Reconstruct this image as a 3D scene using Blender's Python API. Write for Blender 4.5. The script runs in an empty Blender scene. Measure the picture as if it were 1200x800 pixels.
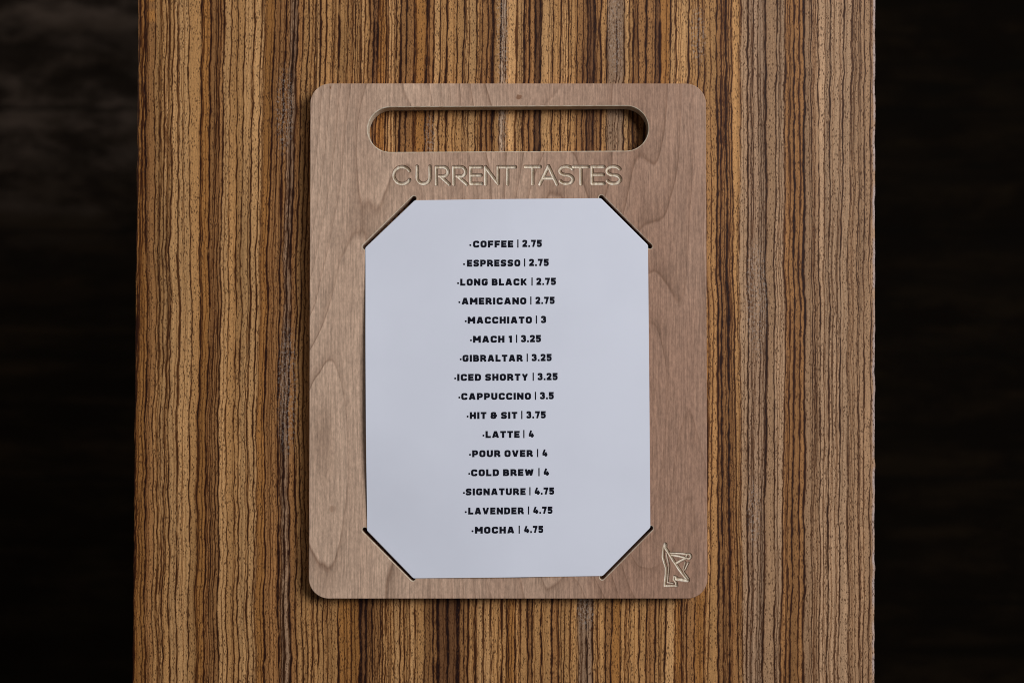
import bpy, math, random
import numpy as np
from mathutils import Vector, Matrix, Euler
from mathutils.geometry import delaunay_2d_cdt

random.seed(7)
RNG = np.random.default_rng(11)
S = bpy.context.scene
COL = S.collection

# ------------------------------------------------------------------ camera
BT = 0.0098                     # thickness of the board: its top face is at this height
D = 0.730                        # camera to board distance
TILT = math.radians(1.25)
FPX = 2.18 * 730.0               # focal length in pixels of a 1200 px wide picture
CAM = Vector((0.0, -D * math.sin(TILT), BT + D * math.cos(TILT)))
cd = bpy.data.cameras.new('camera')
cd.sensor_width = 36.0
cd.lens = FPX / 1200.0 * 36.0
cd.clip_start, cd.clip_end = 0.01, 50
cd.dof.use_dof = True
cd.dof.focus_distance = D
cd.dof.aperture_fstop = 5.6
cam = bpy.data.objects.new('camera', cd)
cam.location = CAM
cam.rotation_euler = (TILT, 0, 0)
COL.objects.link(cam)
S.camera = cam
ROT = Euler((TILT, 0, 0)).to_matrix()

# ------------------------------------------------------------------ world, lamps, exposure
w = bpy.data.worlds.new('World')
S.world = w
w.use_nodes = True
w.node_tree.nodes['Background'].inputs[0].default_value = (0.80, 0.88, 1.0, 1)
w.node_tree.nodes['Background'].inputs[1].default_value = 0.055


def area_lamp(name, loc, target, sx, sy, power, color):
    ld = bpy.data.lights.new(name, 'AREA')
    ld.shape = 'RECTANGLE'
    ld.size, ld.size_y = sx, sy
    ld.energy = power
    ld.color = color
    o = bpy.data.objects.new(name, ld)
    o.location = loc
    o.rotation_euler = (Vector(target) - Vector(loc)).to_track_quat('-Z', 'Y').to_euler()
    COL.objects.link(o)
    return o


area_lamp('window_light', (1.30, 0.58, 1.62), (0.0, 0.06, 0), 0.85, 0.95, 42.5, (0.90, 0.94, 1.0))
area_lamp('far_fill_light', (0.30, 1.60, 1.45), (-0.1, 0.1, 0), 0.9, 0.7, 5.0, (0.92, 0.95, 1.0))  # added fill from the far side, no window known there

low = area_lamp('low_fill_light', (-1.75, 1.20, -0.06), (-0.62, 0.36, -0.75), 0.5, 0.3, 7.5, (1.0, 0.95, 0.90))  # added lamp under table height, only brightens the floor on the left
low.data.spread = math.radians(80)

S.cycles.filter_width = 1.0
S.view_settings.view_transform = 'Standard'
S.view_settings.look = 'None'
S.view_settings.exposure = 0.0
S.view_settings.gamma = 1.0


# ------------------------------------------------------------------ helpers
def spot(px, py, z):
    """a place on the level z (metres) read off the 1200x800 picture"""
    d = ROT @ Vector(((px - 600.0) / FPX, (400.0 - py) / FPX, -1.0))
    t = (z - CAM.z) / d.z
    return (CAM.x + d.x * t, CAM.y + d.y * t)


def tag(o, label=None, cat=None, group=None, kind=None):
    for k, v in (('label', label), ('category', cat), ('group', group), ('kind', kind)):
        if v:
            o[k] = v
    return o


def mesh_obj(name, verts, faces, mat, parent=None, smooth=False):
    me = bpy.data.meshes.new(name)
    me.from_pydata([tuple(v) for v in verts], [], [tuple(f) for f in faces])
    me.update()
    if smooth:
        me.polygons.foreach_set('use_smooth', [True] * len(me.polygons))
    me.materials.append(mat)
    o = bpy.data.objects.new(name, me)
    COL.objects.link(o)
    if parent:
        o.parent = parent
    return o


class NT:
    """tiny node-tree writer"""
    def __init__(self, name):
        self.m = bpy.data.materials.new(name)
        self.m.use_nodes = True
        self.t = self.m.node_tree
        self.b = self.t.nodes['Principled BSDF']

    def n(self, kind, **kw):
        nd = self.t.nodes.new(kind)
        for k, v in kw.items():
            setattr(nd, k, v)
        return nd

    def put(self, sock, v):
        if hasattr(v, 'is_linked'):
            self.t.links.new(v, sock)
        else:
            sock.default_value = v

    def math(self, op, a, b=None, c=None, clamp=False):
        nd = self.n('ShaderNodeMath', operation=op)
        nd.use_clamp = clamp
        for i, v in enumerate((a, b, c)):
            if v is not None:
                self.put(nd.inputs[i], v)
        return nd.outputs[0]

    def mapping(self, vec, scale=(1, 1, 1), rot=(0, 0, 0), loc=(0, 0, 0)):
        nd = self.n('ShaderNodeMapping')
        self.put(nd.inputs['Vector'], vec)
        nd.inputs['Scale'].default_value = scale
        nd.inputs['Rotation'].default_value = rot
        nd.inputs['Location'].default_value = loc
        return nd.outputs[0]

    def noise(self, vec, scale=1.0, detail=3.0, rough=0.5, dist=0.0):
        nd = self.n('ShaderNodeTexNoise')
        self.put(nd.inputs['Vector'], vec)
        nd.inputs['Scale'].default_value = scale
        nd.inputs['Detail'].default_value = detail
        nd.inputs['Roughness'].default_value = rough
        nd.inputs['Distortion'].default_value = dist
        return nd.outputs['Fac']

    def voronoi(self, vec, scale=1.0, rand=1.0):
        nd = self.n('ShaderNodeTexVoronoi')
        self.put(nd.inputs['Vector'], vec)
        nd.inputs['Scale'].default_value = scale
        nd.inputs['Randomness'].default_value = rand
        return nd.outputs['Distance'], nd.outputs['Color']

    def ramp(self, f, stops, interp='LINEAR'):
        nd = self.n('ShaderNodeValToRGB')
        self.put(nd.inputs[0], f)
        e = nd.color_ramp.elements
        nd.color_ramp.interpolation = interp
        while len(e) > 1:
            e.remove(e[-1])
        e[0].position, e[0].color = stops[0][0], stops[0][1]
        for p, c in stops[1:]:
            x = e.new(p)
            x.color = c
        return nd.outputs[0]

    def rng(self, f, a, b, c=0.0, d=1.0, smooth=True):
        nd = self.n('ShaderNodeMapRange')
        nd.interpolation_type = 'SMOOTHSTEP' if smooth else 'LINEAR'
        self.put(nd.inputs[0], f)
        for i, v in enumerate((a, b, c, d)):
            nd.inputs[1 + i].default_value = v
        return nd.outputs[0]

    def mix(self, f, a, b, mode='MIX'):
        nd = self.n('ShaderNodeMix', data_type='RGBA', blend_type=mode)
        self.put(nd.inputs[0], f)
        self.put(nd.inputs[6], a)
        self.put(nd.inputs[7], b)
        return nd.outputs[2]

    def bump(self, h, dist, strength=1.0):
        nd = self.n('ShaderNodeBump')
        nd.inputs['Strength'].default_value = strength
        nd.inputs['Distance'].default_value = dist
        self.put(nd.inputs['Height'], h)
        self.t.links.new(nd.outputs[0], self.b.inputs['Normal'])

    def obj(self):
        return self.n('ShaderNodeTexCoord').outputs['Object']

    def base(self, c, rough, spec=0.5):
        self.put(self.b.inputs['Base Color'], c)
        self.put(self.b.inputs['Roughness'], rough)
        self.b.inputs['Specular IOR Level'].default_value = spec


def C(r, g, b):
    return (r, g, b, 1.0)


# ------------------------------------------------------------------ materials
# pale waxy patches on the table (picture place and half sizes)
WAX = [(337, 455, 13, 85), (333, 130, 12, 60), (590, 40, 9, 160), (886, 350, 13, 70), (884, 600, 8, 45), (686, 715, 12, 25), (505, 160, 8, 30), (720, 40, 10, 60), (818, 40, 9, 35)]


def zebrawood():
    k = NT('zebrawood')
    at = k.n('ShaderNodeAttribute', attribute_name='grain')
    co = k.obj()
    # open pores: short dark dashes running with the grain
    d1, c1 = k.voronoi(k.mapping(co, (1450, 500, 40), (0, 0, 0.02)))
    sep = k.n('ShaderNodeSeparateColor')
    k.put(sep.inputs[0], c1)
    patch = k.noise(k.mapping(co, (260, 26, 30)), 1.0, 2.0)
    lim = k.math('MULTIPLY', k.rng(patch, 0.26, 0.56, 0.25, 1.0), k.rng(sep.outputs[0], 0.10, 0.7))
    p1 = k.math('LESS_THAN', d1, k.math('MULTIPLY', lim, 0.48))
    p1 = k.math('MULTIPLY', p1, k.rng(d1, 0.44, 0.16, 0.45, 1.0))
    d2, c2 = k.voronoi(k.mapping(co, (1750, 820, 40), (0, 0, -0.05), (3, 7, 0)))
    sep2 = k.n('ShaderNodeSeparateColor')
    k.put(sep2.inputs[0], c2)
    patch2 = k.noise(k.mapping(co, (190, 20, 30), loc=(4, 9, 2)), 1.0, 2.0)
    p2 = k.math('MULTIPLY', k.rng(d2, 0.36, 0.16), k.math('MULTIPLY', k.rng(patch2, 0.40, 0.60), k.rng(sep2.outputs[1], 0.20, 0.7)))
    pore = k.math('MAXIMUM', k.math('MULTIPLY', p1, 0.85), k.math('MULTIPLY', p2, 0.62), clamp=True)
    fib = k.noise(k.mapping(co, (2600, 120, 60)), 1.0, 3.0, 0.6)
    mott = k.noise(k.mapping(co, (1500, 900, 60)), 1.0, 3.0, 0.65)
    val = k.math('MULTIPLY', k.rng(fib, 0.25, 0.75, 0.72, 1.28, False), k.rng(mott, 0.25, 0.75, 0.72, 1.28, False))
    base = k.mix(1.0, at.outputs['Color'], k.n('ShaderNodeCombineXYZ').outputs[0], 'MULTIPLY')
    cx = base.node.inputs[7].links[0].from_node
    for i in range(3):
        k.put(cx.inputs[i], val)
    # pale waxy bloom sitting in a few patches
    wax = k.noise(k.mapping(co, (60, 14, 10), loc=(2.3, 1.1, 0)), 1.0, 3.0, 0.6)
    sx = k.n('ShaderNodeSeparateXYZ')
    k.put(sx.inputs[0], co)
    spots = None
    for px, py, rx, ry in WAX:
        x, y = spot(px, py, 0)
        a = k.math('MULTIPLY', k.math('SUBTRACT', sx.outputs[0], x), 2145.0 / rx)
        b = k.math('MULTIPLY', k.math('SUBTRACT', sx.outputs[1], y), 2145.0 / ry)
        e = k.math('EXPONENT', k.math('MULTIPLY', k.math('ADD', k.math('MULTIPLY', a, a), k.math('MULTIPLY', b, b)), -1.0))
        spots = e if spots is None else k.math('MAXIMUM', spots, e)
    speck = k.noise(k.mapping(co, (950, 620, 60)), 1.0, 3.0, 0.75)
    wax = k.math('MULTIPLY', k.rng(k.math('ADD', k.math('MULTIPLY', spots, 0.8), k.math('MULTIPLY', wax, 0.5)), 0.46, 0.80), k.rng(speck, 0.48, 0.64, 0.0, 0.42))
    base = k.mix(wax, base, C(0.46, 0.37, 0.30))
    base = k.mix(pore, base, C(0.065, 0.022, 0.006))
    k.base(base, k.rng(mott, 0.3, 0.7, 0.46, 0.62, False), 0.12)
    h = k.math('SUBTRACT', k.math('MULTIPLY', fib, 0.35), pore)
    k.bump(h, 0.00010, 0.6)
    return k.m


def cherrywood():
    k = NT('cherrywood')
    co = k.obj()
    sx = k.n('ShaderNodeSeparateXYZ')
    k.put(sx.inputs[0], co)
    # growth rings: contours of a slow field that is stretched along the board
    big = k.noise(k.mapping(co, (11, 3.2, 9), (0, 0, 0.06), (0.35, 0.9, 0)), 1.0, 1.5, 0.45)
    mid = k.noise(k.mapping(co, (60, 10, 20)), 1.0, 2.0, 0.5)
    f = k.math('ADD', k.math('MULTIPLY', sx.outputs[0], 88.0), k.math('MULTIPLY', big, 21.0))
    f = k.math('ADD', f, k.math('MULTIPLY', mid, 0.75))
    lean = k.math('MULTIPLY', k.rng(sx.outputs[0], 0.0, 0.10), k.rng(sx.outputs[1], 0.02, -0.13))
    f = k.math('ADD', f, k.math('MULTIPLY', k.math('MULTIPLY', lean, sx.outputs[1]), 26.0))
    # a figured spot low on the left side where the rings close into arches
    dx = k.math('MULTIPLY', k.math('ADD', sx.outputs[0], 0.094), 42.0)
    dy = k.math('MULTIPLY', k.math('ADD', sx.outputs[1], 0.042), 13.0)
    rr_ = k.math('ADD', k.math('MULTIPLY', dx, dx), k.math('MULTIPLY', dy, dy))
    f = k.math('ADD', f, k.math('MULTIPLY', k.math('EXPONENT', k.math('MULTIPLY', rr_, -1.0)), 2.3))
    fr = k.math('FRACT', f)
    ring = k.ramp(fr, [(0.0, C(0, 0, 0)), (0.60, C(.16, .16, .16)), (0.90, C(.5, .5, .5)), (0.955, C(1, 1, 1)), (1.0, C(0, 0, 0))])
    amt = k.rng(k.noise(k.mapping(co, (26, 6, 8), loc=(5, 2, 0)), 1.0, 2.0), 0.30, 0.66, 0.40, 1.0)
    ring = k.math('MULTIPLY', ring, amt)
    fib = k.noise(k.mapping(co, (1500, 55, 60), (0, 0, 0.05)), 1.0, 4.0, 0.62)
    fleck = k.noise(k.mapping(co, (900, 330, 60)), 1.0, 3.0, 0.7)
    tone = k.noise(k.mapping(co, (22, 4, 8), loc=(1, 4, 0)), 1.0, 2.5, 0.5)
    side = k.math('MULTIPLY', sx.outputs[0], -3.2)
    col = k.mix(k.rng(k.math('ADD', tone, side), 0.15, 0.85), C(0.372, 0.208, 0.134), C(0.600, 0.394, 0.268))
    col = k.mix(k.math('MULTIPLY', ring, 0.80), col, C(0.195, 0.098, 0.055))
    v = k.math('MULTIPLY', k.rng(fib, 0.25, 0.75, 0.66, 1.32, False), k.rng(fleck, 0.25, 0.75, 0.74, 1.25, False))
    cc = k.n('ShaderNodeCombineXYZ')
    for i in range(3):
        k.put(cc.inputs[i], v)
    col = k.mix(1.0, col, cc.outputs[0], 'MULTIPLY')
    for px, py, rx, ry, amt_ in ((608, 114, 4.5, 3.2, 0.75), (387, 102, 1.3, 3.0, 0.8), (390, 596, 5, 4, 0.35)):     # nicks and a small knot
        x, y = spot(px, py, BT)
        a = k.math('MULTIPLY', k.math('SUBTRACT', sx.outputs[0], x), 2180.0 / rx)
        b = k.math('MULTIPLY', k.math('SUBTRACT', sx.outputs[1], y), 2180.0 / ry)
        e = k.math('EXPONENT', k.math('MULTIPLY', k.math('ADD', k.math('MULTIPLY', a, a), k.math('MULTIPLY', b, b)), -1.0))
        e = k.math('MULTIPLY', k.rng(k.math('MULTIPLY', e, k.rng(fleck, 0.3, 0.7, 0.4, 1.5)), 0.25, 0.7), amt_)
        col = k.mix(e, col, C(0.20, 0.075, 0.028))
    k.base(col, 0.58, 0.18)
    k.bump(k.math('ADD', fib, k.math('MULTIPLY', fleck, 0.6)), 0.00006, 0.7)
    return k.m


def raw_groove():
    k = NT('freshly_cut_wood')
    co = k.obj()
    f = k.noise(k.mapping(co, (900, 120, 300)), 1.0, 3.0, 0.6)
    sz = k.n('ShaderNodeSeparateXYZ')
    k.put(sz.inputs[0], co)
    soak = k.rng(sz.outputs[2], BT - 0.00080, BT - 0.00025)     # finish that soaked into the rim of a cut
    col = k.mix(k.rng(f, 0.3, 0.7), C(0.58, 0.46, 0.33), C(0.88, 0.78, 0.64))
    k.base(k.mix(k.math('MULTIPLY', soak, 0.8), col, C(0.20, 0.072, 0.034)), 0.65, 0.1)
    return k.m


def sawn_edge():
    k = NT('sawn_edge')
    f = k.noise(k.mapping(k.obj(), (400, 400, 900)), 1.0, 3.0, 0.6)
    k.base(k.mix(k.rng(f, 0.3, 0.7), C(0.50, 0.37, 0.25), C(0.68, 0.56, 0.42)), 0.65, 0.1)
    return k.m


def cardstock():
    k = NT('cardstock')
    co = k.obj()
    f = k.noise(co, 900, 3.0, 0.6)
    g = k.noise(co, 26, 3.0, 0.5)
    col = k.mix(k.rng(g, 0.3, 0.7), C(0.735, 0.722, 0.772), C(0.760, 0.747, 0.797))
    k.base(col, 0.6, 0.2)
    k.bump(f, 0.00002, 0.5)
    return k.m


def ink():
    k = NT('printing_ink')
    f = k.noise(k.obj(), 1600, 2.0, 0.6)
    k.base(k.mix(f, C(0.004, 0.004, 0.008), C(0.010, 0.010, 0.017)), 0.75, 0.08)
    return k.m


def dark_floor():
    k = NT('dark_stained_planks')
    co = k.obj()
    sx = k.n('ShaderNodeSeparateXYZ')
    k.put(sx.inputs[0], co)
    row = k.math('FLOOR', k.math('MULTIPLY', sx.outputs[1], 7.4))
    cb = k.n('ShaderNodeCombineXYZ')
    k.put(cb.inputs[0], k.math('FLOOR', k.math('ADD', k.math('MULTIPLY', sx.outputs[0], 0.9), k.math('MULTIPLY', row, 0.37))))
    k.put(cb.inputs[1], row)
    wn = k.n('ShaderNodeTexWhiteNoise')
    k.put(wn.inputs[0], cb.outputs[0])
    g = k.noise(k.mapping(co, (5, 46, 5)), 1.0, 4.0, 0.65, 0.4)
    s = k.noise(k.mapping(co, (3.5, 8, 5), loc=(1.2, 0.4, 0)), 1.0, 4.0, 0.6)
    col = k.mix(k.rng(g, 0.3, 0.72), C(0.0022, 0.0014, 0.0007), C(0.0085, 0.0052, 0.0026))
    col = k.mix(k.math('MULTIPLY', wn.outputs[0], 0.6), col, C(0.0040, 0.0026, 0.0014))
    # light at the back left, painted in as a greyer stretch of planks
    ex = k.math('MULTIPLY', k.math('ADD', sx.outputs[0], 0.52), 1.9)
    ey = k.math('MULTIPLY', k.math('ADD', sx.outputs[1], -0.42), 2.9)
    worn_lit = k.rng(k.math('ADD', k.math('ADD', k.math('MULTIPLY', ex, ex), k.math('MULTIPLY', ey, ey)), k.math('MULTIPLY', g, 0.6)), 1.25, 0.25)
    col = k.mix(k.math('MULTIPLY', worn_lit, k.rng(s, 0.36, 0.66, 0.25, 1)), col, C(0.044, 0.032, 0.025))
    gap = k.math('LESS_THAN', k.math('FRACT', k.math('MULTIPLY', sx.outputs[1], 7.4)), 0.03)
    blot = k.noise(k.mapping(co, (9, 22, 5), loc=(3, 1, 0)), 1.0, 5.0, 0.7)
    col = k.mix(k.rng(blot, 0.40, 0.60, 0.0, 0.85), col, C(0.0026, 0.0016, 0.0009))
    col = k.mix(k.math('MULTIPLY', gap, 0.6), col, C(0.002, 0.0015, 0.001))
    k.base(col, k.rng(g, 0.3, 0.7, 0.62, 0.8, False), 0.01)
    k.bump(k.math('SUBTRACT', g, gap), 0.002, 0.5)
    return k.m


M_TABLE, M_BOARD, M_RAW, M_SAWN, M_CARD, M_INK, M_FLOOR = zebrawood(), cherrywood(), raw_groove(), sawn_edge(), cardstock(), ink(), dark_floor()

# ------------------------------------------------------------------ floor
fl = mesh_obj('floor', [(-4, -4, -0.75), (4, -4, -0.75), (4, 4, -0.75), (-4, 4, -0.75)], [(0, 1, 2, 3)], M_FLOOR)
tag(fl, kind='structure')

# ------------------------------------------------------------------ striped table
# growth lines of the wood: place at the far, middle and near part of the table (picture columns),
# half width, darkness, tone of the wood to the right of the line
SIDES = '''
163 158.5 156 1.6 .75 o
168 160.6 158 1.0 .6 o
169.5 171.5 170.2 1.0 .9 b
180.8 181.5 179 .8 .7 t
188 185 184.5 .8 .75 t
193.6 190 188 1.0 .6 p
197 194.9 190.5 .9 .75 t
202.3 198 198.6 .9 .85 p
208.3 208.7 207.2 1.2 .7 p
220.6 224.3 221.1 .9 .8 t
235.8 233.4 229.8 1.1 .9 o
246.3 243.5 239.5 1.2 .85 b
254.9 249 245.3 .9 .65 b
258.2 253.6 251 .8 .65 b
262.2 256.9 255.8 1.1 .95 p
270 265.9 265.9 .8 .5 t
278.3 275.6 274.3 .9 .7 t
286 280.5 279.3 1.0 .75 p
296.7 290.3 290.3 .9 .75 p
305.8 298.1 296.7 .9 .85 p
309.5 303 300 .7 .45 o
320.5 311 310 1.3 .9 b
333.9 325.5 327 1.5 .95 b
339 329.5 330 .8 .6 g
343.5 333.3 333.3 1.5 .9 g
347.5 338 339.8 1.5 .98 b
354 344.3 348 1.0 .8 t
360 349.8 354.4 1.0 .85 t
365.4 355 360 .8 .6 t
824 830 826 1.2 .85 t
832 836 831 .9 .55 t
840 841 842 1.3 .9 b
845 845 848 1.5 .9 b
850.5 853.6 855.6 1.8 .95 b
857 860.4 865 .9 .75 t
868 866.8 870 .8 .6 p
876 876.9 876 1.1 .8 g
888 890.6 887 .8 .6 g
896.5 898 895 1.2 .9 t
910 907 908 .9 .8 p
920 920 915.6 1.0 .7 b
926 925.5 921 1.0 .7 b
931 931 927 1.5 .92 b
936.5 937.5 936 1.3 .75 b
942 942.9 942 1.6 .9 t
951 952 951 .8 .6 t
959 961.3 960.6 .9 .8 p
967 966 965 .7 .4 p
973 971.4 970 1.1 .85 p
989 984.2 983 1.0 .75 p
998 992.5 994 .8 .55 t
1007 1005 1007 .9 .7 t
1013 1012.6 1012 .9 .65 t
1020 1020 1018 .8 .6 t
'''
FAR = '''
369 .8 .75 p
375 1.2 .85 t
382 1.0 .75 t
390 .8 .8 t
396 1.2 .95 t
407 .8 .6 t
416 .9 .8 t
423 1.2 .95 p
427 .8 .6 t
432 1.0 .85 b
437 1.3 .9 d
442 1.3 .95 o
452 1.1 .95 p
464 1.1 .8 t
469 1.4 .9 b
476 1.3 .95 b
485 1.0 .85 o
499.6 1.6 .98 b
503 .8 .6 b
508 1.2 .95 p
515 1.0 .85 t
523 1.4 .9 t
535 1.0 .85 t
543 1.0 .9 p
549 .9 .75 p
558 1.2 .95 t
564 1.1 .85 b
571 1.1 .85 b
577 1.9 1.0 t
586 1.2 .95 w
592 .9 .85 p
605 1.5 .9 p
614 1.5 .98 b
620 1.3 .9 b
627 1.4 .9 d
633 1.8 .98 p
648 .9 .8 t
657 1.0 .75 p
666 1.0 .75 t
669 .8 .8 t
676 .9 .8 b
683 .9 .85 b
688 1.0 .85 d
696 1.2 .85 b
704 .9 .75 t
711 1.0 .9 g
722 .8 .7 g
731 1.1 .85 p
737 .8 .75 t
742 1.0 .9 b
748 .9 .8 b
756 1.6 .95 b
768 1.0 .9 d
772.5 1.7 1.0 o
785 1.2 .9 p
792 .9 .65 p
807 1.1 .8 t
818 1.2 .9 t
'''
NEAR = '''
366 .9 .8 t
373 1.1 .85 t
379 .9 .8 t
385 .8 .75 t
397 1.2 .92 o
412 .9 .85 o
423 2.2 1.0 d
429.5 1.6 .98 b
437 1.1 .92 b
446 .9 .85 t
452 .9 .75 t
462 .8 .7 p
469 1.1 .88 t
474 1.0 .85 t
480 1.1 .9 p
487 .9 .75 t
498 .9 .8 b
508 1.2 .92 b
514 2.0 .98 d
525 1.6 1.0 d
537 2.2 .98 b
544 1.1 .9 b
549 1.2 .9 t
558 1.2 .92 p
567 1.0 .8 p
576 .9 .7 t
588 1.3 .92 t
594 .9 .8 o
596 .8 .7 o
604 1.2 .92 t
610 1.2 .85 t
619 1.1 .9 b
624 1.1 .9 t
635 1.2 .9 t
647 1.9 1.0 b
655 .9 .8 t
662 .8 .6 t
669 1.0 .85 t
678 .8 .85 g
688 1.1 .9 g
695 1.0 .85 t
701 .8 .75 t
710 1.1 .85 b
717 1.4 .95 o
728 .9 .8 t
733 .7 .55 t
738 1.0 .85 t
749 1.1 .88 t
758 1.0 .85 b
768 1.2 .9 t
773 .9 .7 t
780 1.3 .95 p
791 1.1 .95 o
799 .9 .85 b
805 .8 .75 b
814 1.0 .85 o
'''
TONE = {'p': (0.530, 0.277, 0.108), 't': (0.465, 0.228, 0.080), 'b': (0.335, 0.150, 0.050), 'o': (0.380, 0.160, 0.042),
        'q': (0.430, 0.250, 0.134), 'r': (0.370, 0.205, 0.103), 'd': (0.18, 0.076, 0.028), 'g': (0.36, 0.210, 0.118), 'w': (0.50, 0.33, 0.21)}  # q and r are p and t with sheen painted in
INKY = np.array((0.020, 0.0085, 0.0038))


def smooth_noise(n_in, lo, hi, rng):
    """a smooth random curve over positions lo..hi: returns a function"""
    v = rng.normal(0, 1, n_in)
    xs = np.linspace(lo, hi, n_in)
    def f(q):
        t = (np.asarray(q) - lo) / (hi - lo) * (n_in - 1)
        i = np.clip(np.floor(t).astype(int), 0, n_in - 2)
        u = np.clip(t - i, 0, 1)
        u = u * u * (3 - 2 * u)
        return v[i] * (1 - u) + v[i + 1] * u
    return f


def make_table():
    left = (spot(161.6, 0, 0), spot(155.0, 740, 0))
    right = (spot(1026.4, 0, 0), spot(1025.5, 740, 0))
    yl = np.concatenate([np.linspace(-0.60, -0.21, 25), np.arange(-0.208, 0.2085, 0.0016), np.linspace(0.211, 0.60, 25)])
    def edge(e, y):
        t = (y - e[0][1]) / (e[1][1] - e[0][1])
        return e[0][0] + t * (e[1][0] - e[0][0])
    R = 0.0016
    ang = np.linspace(0, math.pi / 2, 6)
    n_top = 1500
    u = np.linspace(0, 1, n_top)
    rough_l, rough_r = smooth_noise(200, -0.6, 0.6, RNG), smooth_noise(260, -0.6, 0.6, RNG)
    # every line as (x as a function of y)
    lines = []
    for row in SIDES.strip().split('\n'):
        a = row.split()
        q = [spot(float(a[0]), 60, 0), spot(float(a[1]), 420, 0), spot(float(a[2]), 740, 0)]
        if float(a[0]) > 860:        # sheen of the window light put into the tones: greyer towards this edge
            a[5] = {'p': 'q', 't': 'r'}.get(a[5], a[5])
        lines.append(('A', q, float(a[3]), float(a[4]), a[5]))
    for src, py, which in ((FAR, 60, 'F'), (NEAR, 745, 'N')):
        for row in src.strip().split('\n'):
            a = row.split()
            q0 = spot(float(a[0]), py, 0)
            sl = -0.010 + RNG.normal(0, 0.004)
            q = [(q0[0] + sl * (yy - q0[1]) * -1, yy) for yy in (0.22, 0.0, -0.22)]
            lines.append((which, q, float(a[1]), float(a[2]), a[3]))
    PX = 0.64 / 2145.0
    rows = {}
    shared = [(smooth_noise(40, -0.6, 0.6, RNG), 0.0007), (smooth_noise(110, -0.6, 0.6, RNG), 0.00050), (smooth_noise(230, -0.6, 0.6, RNG), 0.00022)]
    shared_b = [(smooth_noise(40, -0.6, 0.6, RNG), 0.0007), (smooth_noise(110, -0.6, 0.6, RNG), 0.00050), (smooth_noise(230, -0.6, 0.6, RNG), 0.00022)]
    built = {'F': [], 'N': []}
    for which, q, wd, dk, seg in lines:
        yy = np.array([p[1] for p in q])[::-1]
        xx = np.array([p[0] for p in q])[::-1]
        slope0, slope1 = (xx[1] - xx[0]) / (yy[1] - yy[0]), (xx[2] - xx[1]) / (yy[2] - yy[1])
        X = np.interp(yl, yy, xx)
        X = np.where(yl < yy[0], xx[0] + slope0 * (yl - yy[0]), X)
        X = np.where(yl > yy[2], xx[2] + slope1 * (yl - yy[2]), X)
        own = smooth_noise(60, -0.6, 0.6, RNG)(yl) * 0.00018 + smooth_noise(300, -0.6, 0.6, RNG)(yl) * 0.00012 + RNG.normal(0, 0.00005, len(yl))
        f = np.clip((xx[1] + 0.2) / 0.4, 0, 1)
        W = sum(s(yl) * a for s, a in shared) * (1 - f) + sum(s(yl) * a for s, a in shared_b) * f
        X = X + own + W * 0.42
        mod = np.clip(1.0 + 0.22 * smooth_noise(26, -0.6, 0.6, RNG)(yl), 0.35, 1.08)
        wmod = np.clip(1.0 + 0.25 * smooth_noise(70, -0.6, 0.6, RNG)(yl) + 0.22 * smooth_noise(500, -0.6, 0.6, RNG)(yl), 0.35, 1.9)
        e = (X, wd * PX * wmod, dk * mod, seg)
        if which in ('A', 'F'):
            built['F'].append(e)
        if which in ('A', 'N'):
            built['N'].append(e)
    hairs = []
    for kx in ('F',):
        L = [e for e in built[kx] if abs(np.ptp(e[0])) < 1]
        # fainter hair lines between the strong ones
        for i in range(300):
            x0 = RNG.uniform(-0.205, 0.20)
            near = min(L, key=lambda e: abs(e[0][len(yl) // 2] - x0))
            X = near[0] + (x0 - near[0][len(yl) // 2]) + smooth_noise(90, -0.6, 0.6, RNG)(yl) * 0.0002
            hairs.append((X, np.full(len(yl), RNG.uniform(0.35, 0.65)) * PX, np.clip(RNG.uniform(0.12, 0.5) * (1 + 0.6 * smooth_noise(18, -0.6, 0.6, RNG)(yl)), 0, 0.8), None))
    for kx in built:
        built[kx] = built[kx] + hairs
    cols = len(u) + 2 * (len(ang) + 1)
    P = np.zeros((len(yl), cols, 3))
    G = np.zeros((len(yl), cols, 4))
    G[..., 3] = 1
    segs = {kx: np.array([TONE[e[3]] if e[3] else (-1, 0, 0) for e in built[kx]]) for kx in built}
    # each band of wood also drifts a little in tone along its length
    memo = {}
    drift = {kx: [memo.setdefault(id(e[0]), (smooth_noise(14, -0.6, 0.6, RNG)(yl), RNG.normal(0, 0.045))) for e in built[kx]] for kx in built}
    fine = [smooth_noise(900, -0.25, 0.25, RNG) for _ in range(6)]
    for r, y in enumerate(yl):
        xa = edge(left, y) + 0.00012 * rough_l(y)
        xb = edge(right, y) + 0.00012 * rough_r(y)
        xt = xa + R + u * (xb - xa - 2 * R)
        xs = np.concatenate([[xa], xa + R - R * np.cos(ang), xt[0:0], xt, xb - R + R * np.sin(ang), [xb]])
        zs = np.concatenate([[-0.032], -R + R * np.sin(ang), np.zeros(len(u)), -R + R * np.cos(ang), [-0.032]])
        P[r, :, 0], P[r, :, 1], P[r, :, 2] = xs, y, zs
        kx = 'F' if y > 0 else 'N'
        L = built[kx]
        X = np.array([e[0][r] for e in L])
        W = np.array([e[1][r] for e in L])
        K = np.array([e[2][r] for e in L])
        strong = segs[kx][:, 0] >= 0
        o = np.argsort(X[strong])
        Xs = X[strong][o]
        T = segs[kx][strong][o]
        dr = np.array([1 + 0.10 * d[0][r] + d[1] for d, s_ in zip(drift[kx], strong) if s_])[o]
        idx = np.searchsorted(Xs, xs) - 1
        tone = np.where((idx >= 0)[:, None], T[np.clip(idx, 0, None)], np.array(TONE['o']))
        tone = tone * np.clip(dr[np.clip(idx, 0, None)], 0.7, 1.35)[:, None]
        # soften the step from one band to the next
        tone = (np.roll(tone, 3, 0) + np.roll(tone, -3, 0) + np.roll(tone, 1, 0) + np.roll(tone, -1, 0) + tone) / 5
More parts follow.
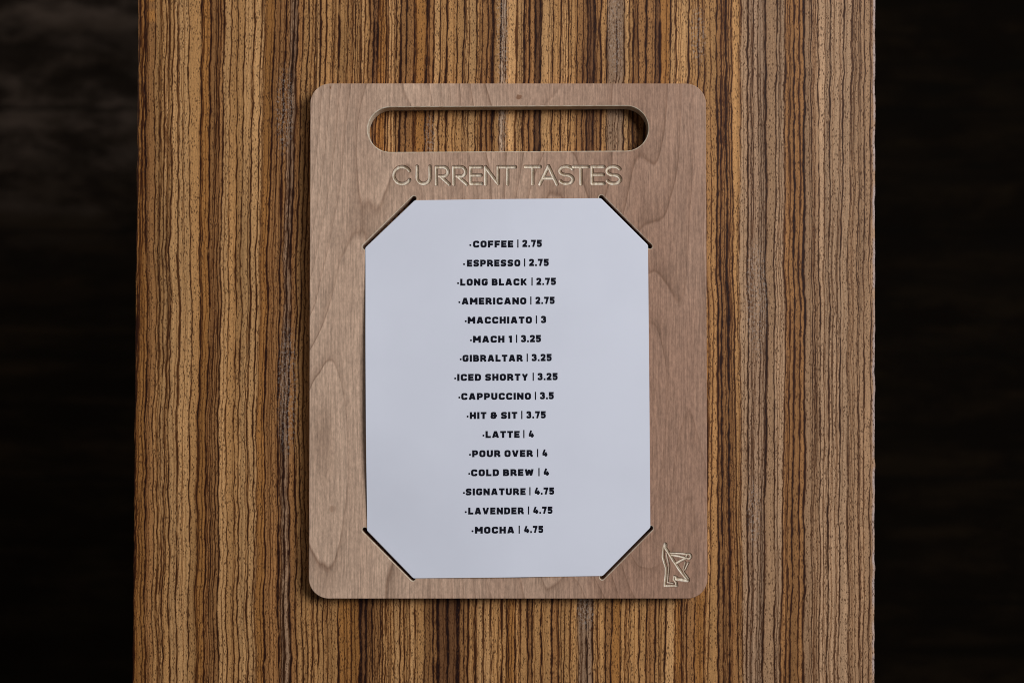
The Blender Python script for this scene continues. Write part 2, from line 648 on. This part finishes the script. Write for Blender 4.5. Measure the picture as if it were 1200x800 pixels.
        t6 = (y + 0.6) / 1.2 * 5
        i6 = min(int(t6), 4)
        v = fine[i6](xs) * (1 - (t6 - i6)) + fine[i6 + 1](xs) * (t6 - i6)
        worn_lit = np.clip((xs - (xb - 0.0019)) / 0.0008, 0, 1) * np.clip(0.75 + 0.35 * rough_r(y + 0.05), 0.2, 1)  # pale wear on the right edge, with the bevel highlight painted in
        tone = tone * (1 - worn_lit[:, None]) + np.array((0.42, 0.31, 0.27)) * worn_lit[:, None]
        tone = tone * np.clip(1 + 0.09 * v, 0.7, 1.3)[:, None]
        dd = (xs[:, None] - X[None, :]) / W[None, :]
        k = 1 - np.prod(1 - np.clip(K[None, :] * np.exp(-np.abs(dd) ** 3 * 0.8), 0, 0.99), axis=1)
        halo = 1 - np.prod(1 - 0.14 * K[None, :] * np.exp(-(dd / 2.6) ** 2), axis=1)
        tone = tone * (1 - halo[:, None] * np.array((0.85, 1.0, 1.1)))
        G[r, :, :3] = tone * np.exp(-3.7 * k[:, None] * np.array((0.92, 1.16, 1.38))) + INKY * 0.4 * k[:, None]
    nr, nc = len(yl), cols
    idx = np.arange(nr * nc).reshape(nr, nc)
    q = np.stack([idx[:-1, :-1], idx[:-1, 1:], idx[1:, 1:], idx[1:, :-1]], -1).reshape(-1, 4)
    faces = [tuple(f) for f in q.tolist()]
    faces += [tuple(idx[0, ::-1].tolist()), tuple(idx[-1].tolist())]
    faces += [(int(idx[r, 0]), int(idx[r + 1, 0]), int(idx[r + 1, -1]), int(idx[r, -1])) for r in range(nr - 1)]
    o = mesh_obj('wooden_table', P.reshape(-1, 3).tolist(), faces, M_TABLE)
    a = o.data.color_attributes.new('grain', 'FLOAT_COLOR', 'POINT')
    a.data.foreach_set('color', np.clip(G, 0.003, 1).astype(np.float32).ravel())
    return tag(o, 'narrow wooden table top with dark and tan zebra stripes running lengthwise under the menu board', 'table')


make_table()


# ------------------------------------------------------------------ flat shapes
def rounded_rect(x0, y0, x1, y1, r, n=10):
    out = []
    for cx, cy, a0 in ((x1 - r, y1 - r, 0), (x0 + r, y1 - r, 90), (x0 + r, y0 + r, 180), (x1 - r, y0 + r, 270)):
        for i in range(n + 1):
            a = math.radians(a0 + 90.0 * i / n)
            out.append((cx + r * math.cos(a), cy + r * math.sin(a)))
    return out


def stadium(p, q, r, n=14):
    a0 = math.atan2(q[1] - p[1], q[0] - p[0])
    out = []
    for c, s in ((q, -math.pi / 2), (p, math.pi / 2)):
        for i in range(n + 1):
            a = a0 + s + math.pi * i / n
            out.append((c[0] + r * math.cos(a), c[1] + r * math.sin(a)))
    return out


def inside(pt, loop):
    x, y = pt
    c = False
    for i in range(len(loop)):
        (x1, y1), (x2, y2) = loop[i - 1], loop[i]
        if (y1 > y) != (y2 > y) and x < (x2 - x1) * (y - y1) / (y2 - y1) + x1:
            c = not c
    return c


def fill(outer, holes):
    pts, edges = [], []
    for lp in [outer] + holes:
        b = len(pts)
        pts += [Vector(p) for p in lp]
        edges += [(b + i, b + (i + 1) % len(lp)) for i in range(len(lp))]
    v, e, f, *_ = delaunay_2d_cdt(pts, edges, [], 0, 1e-7)
    keep = []
    for t in f:
        c = ((v[t[0]][0] + v[t[1]][0] + v[t[2]][0]) / 3, (v[t[0]][1] + v[t[1]][1] + v[t[2]][1]) / 3)
        if inside(c, outer) and not any(inside(c, h) for h in holes):
            a = (v[t[1]] - v[t[0]]).cross(v[t[2]] - v[t[0]])
            if abs(a) > 1e-13:
                keep.append(tuple(t) if a > 0 else tuple(reversed(t)))
    return [tuple(p) for p in v], keep


# ------------------------------------------------------------------ engraved writing
def arc(cx, cy, rx, ry, a0, a1, n=22):
    return [(cx + rx * math.cos(math.radians(a0 + (a1 - a0) * i / n)), cy + ry * math.sin(math.radians(a0 + (a1 - a0) * i / n))) for i in range(n + 1)]


def ess(cx, w_=66):
    # the S of the title, drawn from upper right to lower left
    return arc(cx, 122, w_, 40, -25, -180, 16)[:-1] + arc(cx, 122, w_, 40, -180, -270, 8)[:-1] + arc(cx, 202, w_, 40, -90, 0, 8)[:-1] + arc(cx, 202, w_, 40, 0, 158, 16)


TITLE = [
    arc(170, 165, 80, 80, -32, -328),
    [(309, 82)] + arc(369, 183, 60, 60, 180, 0) + [(429, 82)],
    [(488, 248), (488, 87)] + arc(556, 130, 43, 43, -90, 90) + [(520, 173)], [(528, 175), (610, 248)],
    [(651, 248), (651, 87)] + arc(720, 130, 43, 43, -90, 90) + [(684, 173)], [(692, 175), (775, 248)],
    [(915, 87), (810, 87), (810, 243), (915, 243)], [(810, 163), (908, 163)],
    [(951, 248), (951, 87), (1067, 243), (1067, 87)],
    [(1084, 87), (1230, 87)], [(1157, 87), (1157, 248)],
]
T2 = [
    [(203, 85), (343, 85)], [(273, 85), (273, 246)],
    [(340, 248), (421, 78), (500, 248)], [(370, 190), (470, 190)],
    ess(589, 62),
    [(655, 85), (795, 85)], [(725, 85), (725, 246)],
    [(940, 84), (830, 84), (830, 241), (940, 241)], [(830, 158), (934, 158)],
    ess(1033, 63),
]
EMBLEM = [
    ([(178, 88), (160, 130), (152, 190), (146, 270), (168, 355), (192, 430), (192, 520), (182, 600), (176, 688), (345, 688)], 17),
    ([(345, 688), (335, 640), (303, 598), (312, 556), (335, 562), (345, 592)], 16),
    ([(345, 592), (505, 612)], 22),
    ([(178, 88), (185, 150), (215, 190), (300, 330), (395, 470), (505, 612)], 18),
    ([(196, 215), (212, 300), (238, 400), (226, 520), (214, 640), (300, 655)], 11),
    ([(262, 218), (380, 222), (490, 232)], 13),
    ([(275, 245), (380, 262), (470, 285)], 15),
    ([(345, 362), (400, 330), (490, 285)], 16),
    ([(470, 350), (440, 455)], 12),
    ([(515, 355), (465, 460)], 11),
    ([(440, 455), (455, 500), (520, 590)], 11),
    (arc(520, 265, 32, 34, 0, 360, 18), 14),
    (arc(180, 105, 8, 22, 0, 360, 10), 16),
]


def carve(strokes, res, pad):
    """strokes: [(points in metres, half width)] -> a sunken patch of the board top"""
    allp = np.array([p for s, hw in strokes for p in s])
    x0, y0 = allp.min(0) - pad
    x1, y1 = allp.max(0) + pad
    nx, ny = int((x1 - x0) / res) + 1, int((y1 - y0) / res) + 1
    gx, gy = np.linspace(x0, x1, nx), np.linspace(y0, y1, ny)
    Z = np.zeros((ny, nx))
    for pts, hw in strokes:
        for (ax, ay), (bx, by) in zip(pts[:-1], pts[1:]):
            m = hw + 2 * res
            i0, i1 = np.searchsorted(gx, min(ax, bx) - m), np.searchsorted(gx, max(ax, bx) + m)
            j0, j1 = np.searchsorted(gy, min(ay, by) - m), np.searchsorted(gy, max(ay, by) + m)
            X, Y = np.meshgrid(gx[i0:i1], gy[j0:j1])
            L2 = (bx - ax) ** 2 + (by - ay) ** 2 + 1e-18
            t = np.clip(((X - ax) * (bx - ax) + (Y - ay) * (by - ay)) / L2, 0, 1)
            d = np.hypot(X - ax - t * (bx - ax), Y - ay - t * (by - ay))
            Z[j0:j1, i0:i1] = np.minimum(Z[j0:j1, i0:i1], -np.clip((hw - d) * 1.70, 0, hw * 1.5))
    Z[[0, -1], :] = 0
    Z[:, [0, -1]] = 0
    return gx, gy, Z


def patch_parts(gx, gy, Z):
    ny, nx = Z.shape
    X, Y = np.meshgrid(gx, gy)
    V = np.stack([X, Y, BT + Z], -1).reshape(-1, 3)
    idx = np.arange(nx * ny).reshape(ny, nx)
    Q = np.stack([idx[:-1, :-1], idx[:-1, 1:], idx[1:, 1:], idx[1:, :-1]], -1).reshape(-1, 4)
    deep = (Z.reshape(-1)[Q] < -1e-7).any(1)
    def sub(q):
        used, inv = np.unique(q, return_inverse=True)
        return V[used].tolist(), inv.reshape(-1, 4).tolist()
    return sub(Q[~deep]), sub(Q[deep])


title_strokes = [([spot(450 + x / 8, 185 + y / 8, BT) for x, y in s], 0.00104) for s in TITLE]
title_strokes += [([spot(590 + x / 8, 185 + y / 8, BT) for x, y in s], 0.00104) for s in T2]
emblem_strokes = [([spot(765 + x / 12.31, 630 + y / 12.31, BT) for x, y in s], hw * 0.000053) for s, hw in EMBLEM]


def make_board():
    a = [spot(*p, BT) for p in ((364.3, 98.8), (827.9, 97.0), (361.0, 701.3), (828.6, 701.0))]
    x0, x1 = (a[0][0] + a[2][0]) / 2, (a[1][0] + a[3][0]) / 2
    y1, y0 = (a[0][1] + a[1][1]) / 2, (a[2][1] + a[3][1]) / 2
    hp, hq = spot(457.3, 152.0, BT), spot(733.5, 150.5, BT)
    hr = 26.3 / 2180.0
    cuts = []
    for p, q in (((485.0, 232.6), (427.4, 289.3)), ((704.6, 231.4), (761.6, 288.6)), ((762.6, 618.6), (705.6, 676.0)), ((427.2, 620.6), (483.8, 677.4))):
        cuts.append((spot(*p, BT), spot(*q, BT), 2.7 / 2180.0))
    ct, ce = carve(title_strokes, 0.00013, 0.0015), carve(emblem_strokes, 0.00010, 0.0012)
    prect = [[(g[0][0], g[1][0]), (g[0][-1], g[1][0]), (g[0][-1], g[1][-1]), (g[0][0], g[1][-1])] for g in (ct, ce)]
    E = 0.0005
    def loops(d):      # the outline and the openings, pushed d into the wood
        return [rounded_rect(x0 + d, y0 + d, x1 - d, y1 - d, 0.0108 - d, 12), stadium(hp, hq, hr + d, 24)] + \
            [stadium(p, q, r + d * 0.9, 8) for p, q, r in cuts]
    V, F, MI = [], [], []
    lt = loops(E)
    v, f = fill(lt[0], lt[1:] + prect)
    F += [tuple(i + len(V) for i in t) for t in f]
    V += [(p[0], p[1], BT) for p in v]
    v, f = fill(lt[0], lt[1:])
    F += [tuple(i + len(V) for i in reversed(t)) for t in f]
    V += [(p[0], p[1], 0.0) for p in v]
    prof = [(E * (1 - math.sin(t)), BT - E * (1 - math.cos(t))) for t in np.linspace(0, math.pi / 2, 5)]
    prof += [(0.0, E), (E, 0.0)]
    rings = [(loops(d), z) for d, z in prof]
    MI += [0] * len(F)
    for lev, ((la, za), (lb, zb)) in enumerate(zip(rings[:-1], rings[1:])):
        for n, (p, q) in enumerate(zip(la, lb)):
            b = len(V)
            m = len(p)
            V += [(x, y, za) for x, y in p] + [(x, y, zb) for x, y in q]
            for i in range(m):
                j = (i + 1) % m
                t = (b + i, b + m + i, b + m + j, b + j)
                F.append(t if n == 0 else tuple(reversed(t)))
                MI.append(1 if (n >= 2 and lev < 4) or n == 1 else 0)
    raws = []
    for g in (ct, ce):
        flat, deep = patch_parts(*g)
        F += [tuple(i + len(V) for i in t) for t in flat[1]]
        V += flat[0]
        raws.append(deep)
    o = mesh_obj('menu_board', V, F, M_BOARD)
    o.data.materials.append(M_SAWN)
    o.data.polygons.foreach_set('material_index', MI + [0] * (len(F) - len(MI)))
    tag(o, 'pinkish brown wooden clipboard style menu board with rounded corners and a cut out carrying handle', 'menu board')
    mesh_obj('engraved_title', raws[0][0], raws[0][1], M_RAW, o)
    mesh_obj('engraved_emblem', raws[1][0], raws[1][1], M_RAW, o)
    return o


make_board()

# ------------------------------------------------------------------ menu sheet, its corners tucked into the cuts
OCT = [spot(x, y, BT) for x, y in ((487, 234.8), (703, 232.4), (759.3, 288.3), (762.0, 616.8), (705.2, 674.3), (485, 677.0), (430.4, 620.8), (428.3, 291.0))]
DIAG = [(7, 0), (1, 2), (3, 4), (5, 6)]


def seg_dist(p, a, b):
    t = max(0, min(1, ((p[0] - a[0]) * (b[0] - a[0]) + (p[1] - a[1]) * (b[1] - a[1])) / ((b[0] - a[0]) ** 2 + (b[1] - a[1]) ** 2)))
    return math.hypot(p[0] - a[0] - t * (b[0] - a[0]), p[1] - a[1] - t * (b[1] - a[1]))


def sheet_z(x, y):
    p = (x, y)
    d = min(seg_dist(p, OCT[i], OCT[j]) for i, j in DIAG)
    s = min(1.0, d / 0.060)
    s = s * s * (3 - 2 * s)
    dl, dr = seg_dist(p, OCT[6], OCT[7]), seg_dist(p, OCT[2], OCT[3])
    dt, db = seg_dist(p, OCT[0], OCT[1]), seg_dist(p, OCT[4], OCT[5])
    low = 1.0 + 0.35 * max(-1, min(1, -y / 0.10))
    lift = 0.0026 * low * math.exp(-dl / 0.050) + 0.0006 * math.exp(-dr / 0.060) + 0.0002 * math.exp(-dt / 0.03) + 0.0001 * math.exp(-db / 0.03)
    return BT + 0.00040 + lift * s


def make_sheet():
    pts, edges = [], []
    n = len(OCT)
    ring = []
    for i in range(n):
        a, b = OCT[i], OCT[(i + 1) % n]
        m = max(2, int(math.dist(a, b) / 0.003))
        for k in range(m):
            ring.append((a[0] + (b[0] - a[0]) * k / m, a[1] + (b[1] - a[1]) * k / m))
    pts = [Vector(p) for p in ring]
    edges = [(i, (i + 1) % len(ring)) for i in range(len(ring))]
    xs, ys = [p[0] for p in OCT], [p[1] for p in OCT]
    gx = np.arange(min(xs), max(xs), 0.0035)
    gy = np.arange(min(ys), max(ys), 0.0035)
    for y in gy:
        for x in gx:
            if inside((x, y), OCT) and min(seg_dist((x, y), OCT[i], OCT[(i + 1) % n]) for i in range(n)) > 0.0018:
                pts.append(Vector((x, y)))
    v, e, f, *_ = delaunay_2d_cdt(pts, edges, [], 0, 1e-7)
    V = [(p[0], p[1], sheet_z(p[0], p[1])) for p in v]
    F = []
    for t in f:
        c = (sum(v[i][0] for i in t) / 3, sum(v[i][1] for i in t) / 3)
        if inside(c, OCT) and abs((v[t[1]] - v[t[0]]).cross(v[t[2]] - v[t[0]])) > 2e-9:
            F.append(tuple(t) if (v[t[1]] - v[t[0]]).cross(v[t[2]] - v[t[0]]) > 0 else tuple(reversed(t)))
    # the tongues that bend down into the four cuts
    for i, j in DIAG:
        a, b = OCT[i], OCT[j]
        L = math.dist(a, b)
        nx, ny = -(b[1] - a[1]) / L, (b[0] - a[0]) / L
        if nx * a[0] + ny * a[1] < 0:
            nx, ny = -nx, -ny
        m = 12
        base = len(V)
        prof = [(0.0, 0.0), (0.00022, -0.00012), (0.00042, -0.0006), (0.0005, -0.0020), (0.00055, -0.0080)]
        for k in range(m + 1):
            t = k / m
            for q, (o_, z_) in enumerate(prof):
                tt = 0.5 + (t - 0.5) * (1 - 0.03 * q)
                x, y = a[0] + (b[0] - a[0]) * tt, a[1] + (b[1] - a[1]) * tt
                V.append((x + nx * o_, y + ny * o_, sheet_z(x, y) + z_))
        w_ = len(prof)
        for k in range(m):
            for q in range(w_ - 1):
                c = (base + k * w_ + q, base + k * w_ + q + 1, base + (k + 1) * w_ + q + 1, base + (k + 1) * w_ + q)
                p0, p1, p3 = Vector(V[c[0]]), Vector(V[c[1]]), Vector(V[c[3]])
                nn = (p1 - p0).cross(p3 - p0)
                F.append(c if nn.dot(Vector((nx, ny, 1.0))) > 0 else tuple(reversed(c)))
    # the paper's own thickness: an underside and cut edges
    n0 = len(V)
    V += [(x, y, z - 0.00022) for x, y, z in V]
    seen = {}
    for t in F:
        for a, b in zip(t, t[1:] + t[:1]):
            seen[(a, b)] = 1
    under = [tuple(i + n0 for i in reversed(t)) for t in F]
    rim = []
    for a, b in seen:
        if (b, a) not in seen:
            k = len(V)
            V += [V[a], V[b], V[b + n0], V[a + n0]]
            rim.append((k + 1, k, k + 3, k + 2))
    o = mesh_obj('menu_sheet', V, F + under + rim, M_CARD, smooth=True)
    return tag(o, 'white printed coffee menu sheet with its four corners tucked into slots of the wooden board', 'menu sheet')


sheet = make_sheet()

# ------------------------------------------------------------------ printed letters: block capitals, one unit high
ST = 0.292


def rr(points, r=0.16, closed=False):
    """round the corners of a path (a point may carry its own radius as a third number)"""
    out = []
    n = len(points)
    for i, p in enumerate(points):
        rad = p[2] if len(p) > 2 else r
        P = Vector(p[:2])
        if not closed and i in (0, n - 1):
            out.append(tuple(P))
            continue
        A, B = Vector(points[i - 1][:2]), Vector(points[(i + 1) % n][:2])
        da, db = (A - P), (B - P)
        q = min(rad, da.length * 0.5, db.length * 0.5)
        if q < 1e-4:
            out.append(tuple(P))
            continue
        s, t = P + da.normalized() * q, P + db.normalized() * q
        for k in range(5):
            u = k / 4
            out.append(tuple(s * (1 - u) ** 2 + P * 2 * u * (1 - u) + t * u * u))
    if closed:
        out.append(out[0])
    return out


h = ST / 2
T_, B_, Mi = 1 - h, h, 0.5


def W(w_):
    return w_ - h


GL = {}
def glyph(ch, width, *paths):
    GL[ch] = (width, paths)


wd = 0.80
R_ = W(wd)
glyph('O', wd, rr([(h, B_), (R_, B_), (R_, T_), (h, T_)], 0.2, True))
glyph('C', wd, rr([(R_, 0.64, 0), (R_, T_), (h, T_), (h, B_), (R_, B_), (R_, 0.36, 0)], 0.2))
glyph('G', wd, rr([(R_, 0.70, 0), (R_, T_), (h, T_), (h, B_), (R_, B_), (R_, 0.47), (0.42, 0.47)], 0.2)[:-6] + [(R_, 0.52)], [(R_ + h, 0.45), (0.44, 0.45)])
glyph('D', wd, rr([(h, B_, 0), (R_, B_), (R_, T_), (h, T_, 0)], 0.24, True))
glyph('F', 0.70, [(h, 0), (h, 1)], [(h, T_), (0.70, T_)], [(h, 0.45), (0.64, 0.45)])
glyph('E', 0.70, [(h, 0), (h, 1)], [(h, T_), (0.70, T_)], [(h, Mi), (0.64, Mi)], [(h, B_), (0.70, B_)])
glyph('L', 0.68, [(h, 0), (h, 1)], [(h, B_), (0.68, B_)])
glyph('I', ST, [(h, 0), (h, 1)])
glyph('T', 0.74, [(0.37, 0), (0.37, 1)], [(0, T_), (0.74, T_)])
glyph('H', wd, [(h, 0), (h, 1)], [(R_, 0), (R_, 1)], [(h, Mi), (R_, Mi)])
glyph('P', 0.76, [(h, 0), (h, 1)], rr([(h, T_), (0.76 - h, T_), (0.76 - h, 0.42), (h, 0.42)], 0.18))
glyph('R', 0.80, [(h, 0), (h, 1)], rr([(h, T_), (0.76 - h, T_), (0.76 - h, 0.45), (h, 0.45)], 0.18), [(0.40, 0.48), (0.80 - h, 0.18), (0.80 - h, 0)])
glyph('B', 0.78, [(h, 0), (h, 1)], rr([(h, T_), (0.74 - h, T_), (0.74 - h, 0.51), (h, 0.51)], 0.15), rr([(h, 0.51), (0.78 - h, 0.51), (0.78 - h, B_), (h, B_)], 0.15))
glyph('S', 0.76, rr([(0.76 - h, 0.72, 0), (0.76 - h, T_), (h, T_), (h, 0.53), (0.76 - h, 0.47), (0.76 - h, B_), (h, B_), (h, 0.28, 0)], 0.17))
glyph('U', wd, rr([(h, 1), (h, B_), (R_, B_), (R_, 1)], 0.22))
glyph('N', 0.84, [(h, 0), (h, 1)], [(0.84 - h, 0), (0.84 - h, 1)], [(h, 0.88), (0.84 - h, 0.12)])
glyph('M', 0.98, [(h, 0), (h, 1)], [(0.98 - h, 0), (0.98 - h, 1)], [(h + .02, 0.90), (0.49, 0.34)], [(0.98 - h - .02, 0.90), (0.49, 0.34)])
glyph('A', 0.90, [(h * 1.0, 0), (0.40, 1 - 0.04)], [(0.90 - h, 0), (0.50, 1 - 0.04)], [(0.22, 0.28), (0.68, 0.28)], [(0.33, 0.92), (0.57, 0.92)])
glyph('V', 0.88, [(h, 1), (0.41, 0.04)], [(0.88 - h, 1), (0.47, 0.04)])
glyph('W', 1.14, [(h, 1), (0.33, 0.06)], [(0.33, 0.06), (0.57, 0.90)], [(0.57, 0.90), (0.81, 0.06)], [(1.14 - h, 1), (0.81, 0.06)])
glyph('Y', 0.84, [(h, 1), (0.42, 0.42)], [(0.84 - h, 1), (0.42, 0.42)], [(0.42, 0.50), (0.42, 0)])
glyph('K', 0.84, [(h, 0), (h, 1)], [(0.30, 0.46), (0.84 - h * 1.05, 1)], [(0.36, 0.52), (0.84 - h, 0)])
glyph('&', 0.84, rr([(0.60, 0.66, 0), (0.60, T_), (h + 0.03, T_), (h + 0.03, 0.52), (0.5, 0.50, 0)], 0.15), rr([(0.5, 0.50, 0), (h, 0.50), (h, B_), (0.62, B_), (0.62, 0.52, 0)], 0.17), [(0.45, 0.47), (0.84, 0.47)])
glyph('1', 0.42, [(0.42 - h, 0), (0.42 - h, 1)], [(0.0, T_ - 0.03), (0.3, T_ - 0.03)])
glyph('2', 0.72, rr([(h, 0.70, 0), (h, T_), (0.72 - h, T_), (0.72 - h, 0.56), (h + .02, 0.20), (h + .02, B_, 0), (0.72, B_, 0)], 0.17))
glyph('3', 0.72, rr([(h, 0.72, 0), (h, T_), (0.70 - h, T_), (0.70 - h, 0.53), (0.28, 0.53, 0)], 0.15), rr([(0.28, 0.53, 0), (0.72 - h, 0.53), (0.72 - h, B_), (h, B_), (h, 0.28, 0)], 0.15))
glyph('4', 0.80, [(0.40, 1), (h * 0.95, 0.30)], [(0.06, 0.28), (0.80, 0.28)], [(0.55, 0), (0.55, 0.60)])
glyph('5', 0.72, rr([(0.70, T_, 0), (h, T_, 0), (h, 0.55, 0), (0.72 - h, 0.55), (0.72 - h, B_), (h, B_), (h, 0.26, 0)], 0.16))
glyph('7', 0.70, [(0, T_), (0.70, T_)], [(0.70 - h, 0.92), (0.30, 0)])
glyph('.', 0.24, [(0.0, 0.125), (0.25, 0.125)])
SP = 0.155


def layout(text):
    x, out = 0.0, []
    for i, ch in enumerate(text):
        if ch == ' ':
            x += 0.36
            continue
        wid, paths = GL[ch]
        out.append((x, paths))
        x += wid + SP
    return out, x - SP


def ink_polys(text, x0, x1, yb, hh, thick=ST):
    """stroke outlines of a word set between x0 and x1 on baseline yb (picture columns and rows)"""
    items, total = layout(text)
    kx = (x1 - x0) / total
    polys = []
    for ox, paths in items:
        for path in paths:
            P = [Vector(p) for p in path]
            P = [p for i, p in enumerate(P) if i == 0 or (p - P[i - 1]).length > 1e-5]
            for i in range(len(P) - 1):
                a, b = P[i], P[i + 1]
                d = (b - a).normalized()
                nrm = Vector((-d.y, d.x)) * thick / 2
                polys.append([a + nrm, a - nrm, b - nrm, b + nrm])
            closed = (P[0] - P[-1]).length < 1e-4
            for i in list(range(1, len(P) - 1)) + ([0] if closed else []):
                turn = (P[i] - P[i - 1]) if i else (P[0] - P[-2])
                nxt = P[i + 1] - P[i]
                if abs(turn.normalized().cross(nxt.normalized())) > 0.6:
                    # square corner: fill the mitre
                    c = P[i]
                    s = thick / 2
                    polys.append([c + Vector((s, s)), c + Vector((-s, s)), c + Vector((-s, -s)), c + Vector((s, -s))])
                else:
                    polys.append([P[i] + Vector((math.cos(t), math.sin(t))) * thick / 2 for t in np.linspace(0, 2 * math.pi, 12, endpoint=False)])
            if ox is not None:
                for q in polys[-0:]:
                    pass
        # move this glyph into its place
        for q in polys:
            if not isinstance(q, tuple):
                pass
        done = [p for p in polys if isinstance(p, tuple)]
        fresh = [tuple((x0 + (v.x + ox) * kx, yb - max(0.0, min(1.0, v.y)) * hh) for v in p) for p in polys if isinstance(p, list)]
        polys = done + fresh
    return polys


def print_polys(name, polys, label):
    pts, faces = [], []
    for p in polys:
        w_ = [spot(x, y, BT + 0.0006) for x, y in p]
        area = sum(w_[i - 1][0] * w_[i][1] - w_[i][0] * w_[i - 1][1] for i in range(len(w_)))
        if abs(area) < 1e-13:
            continue
        if area < 0:
            w_ = w_[::-1]
        b = len(pts)
        pts += [Vector(q) for q in w_]
        faces.append(list(range(b, b + len(w_))))
    v, e, f, ov, oe, of = delaunay_2d_cdt(pts, [], faces, 1, 1e-8)
    f = [t for t, src in zip(f, of) if src]
    V = [(p[0], p[1], sheet_z(p[0], p[1]) + 0.00005) for p in v]
    F = []
    for t in f:
        s = sum(v[t[i - 1]][0] * v[t[i]][1] - v[t[i]][0] * v[t[i - 1]][1] for i in range(len(t)))
        F.append(tuple(t) if s > 0 else tuple(reversed(t)))
    o = mesh_obj(name, V, F, M_INK, sheet)
    o['label'] = label
    return o


MENU = [
    ('COFFEE', '2.75', 285.9, 551.2, 554.4, 601.5, 606.9, 612.1, 635.0),
    ('ESPRESSO', '2.75', 308.2, 543.9, 547.3, 609.8, 614.8, 620.0, 643.1),
    ('LONG BLACK', '2.75', 330.4, 536.9, 539.4, 617.8, 623.5, 628.5, 651.5),
    ('AMERICANO', '2.75', 352.6, 538.4, 541.0, 616.9, 622.1, 627.5, 650.0),
    ('MACCHIATO', '3', 374.9, 545.9, 548.1, 623.4, 628.6, 634.0, 640.0),
    ('MACH 1', '3.25', 397.2, 552.0, 554.4, 600.0, 605.4, 610.6, 634.0),
    ('GIBRALTAR', '3.25', 419.4, 540.0, 542.1, 612.5, 617.9, 623.1, 646.5),
    ('ICED SHORTY', '3.25', 441.7, 533.5, 535.9, 619.0, 624.9, 630.0, 653.5),
    ('CAPPUCCINO', '3.5', 464.0, 538.4, 540.6, 622.3, 627.5, 632.8, 649.0),
    ('HIT & SIT', '3.75', 486.3, 548.1, 550.6, 606.3, 611.5, 616.9, 639.6),
    ('LATTE', '4', 508.6, 566.6, 569.0, 609.0, 613.9, 619.4, 625.6),
    ('POUR OVER', '4', 530.9, 550.9, 553.4, 624.4, 630.0, 635.3, 641.5),
    ('COLD BREW', '4', 553.2, 550.0, 552.1, 625.4, 631.6, 636.9, 643.4),
    ('SIGNATURE', '4.75', 575.5, 543.8, 545.9, 616.0, 621.0, 626.3, 649.4),
    ('LAVENDER', '4.75', 597.9, 545.9, 548.8, 613.8, 619.4, 624.6, 647.5),
    ('MOCHA', '4.75', 620.3, 553.8, 556.6, 602.8, 608.5, 614.0, 636.6),
]
for item, price, yc, bx, n0, n1, barx, p0, p1 in MENU:
    base = yc + 4.15
    tilt = lambda x: -0.0045 * (x - 595.0)
    pol = ink_polys(item, n0, n1, base, 8.1)
    pol += ink_polys(price, p0, p1, base - 0.35, 8.5)
    r = 1.2
    pol.append(tuple((bx + r * math.cos(t), base - 2.9 + r * math.sin(t)) for t in np.linspace(0, 2 * math.pi, 10, endpoint=False)))
    pol.append(((barx - 0.72, base + 0.3), (barx + 0.72, base + 0.3), (barx + 0.72, base - 9.2), (barx - 0.72, base - 9.2)))
    pol = [tuple((x, y + tilt(x)) for x, y in p) for p in pol]
    print_polys('menu_line', pol, 'printed line reading %s | %s' % (item, price))
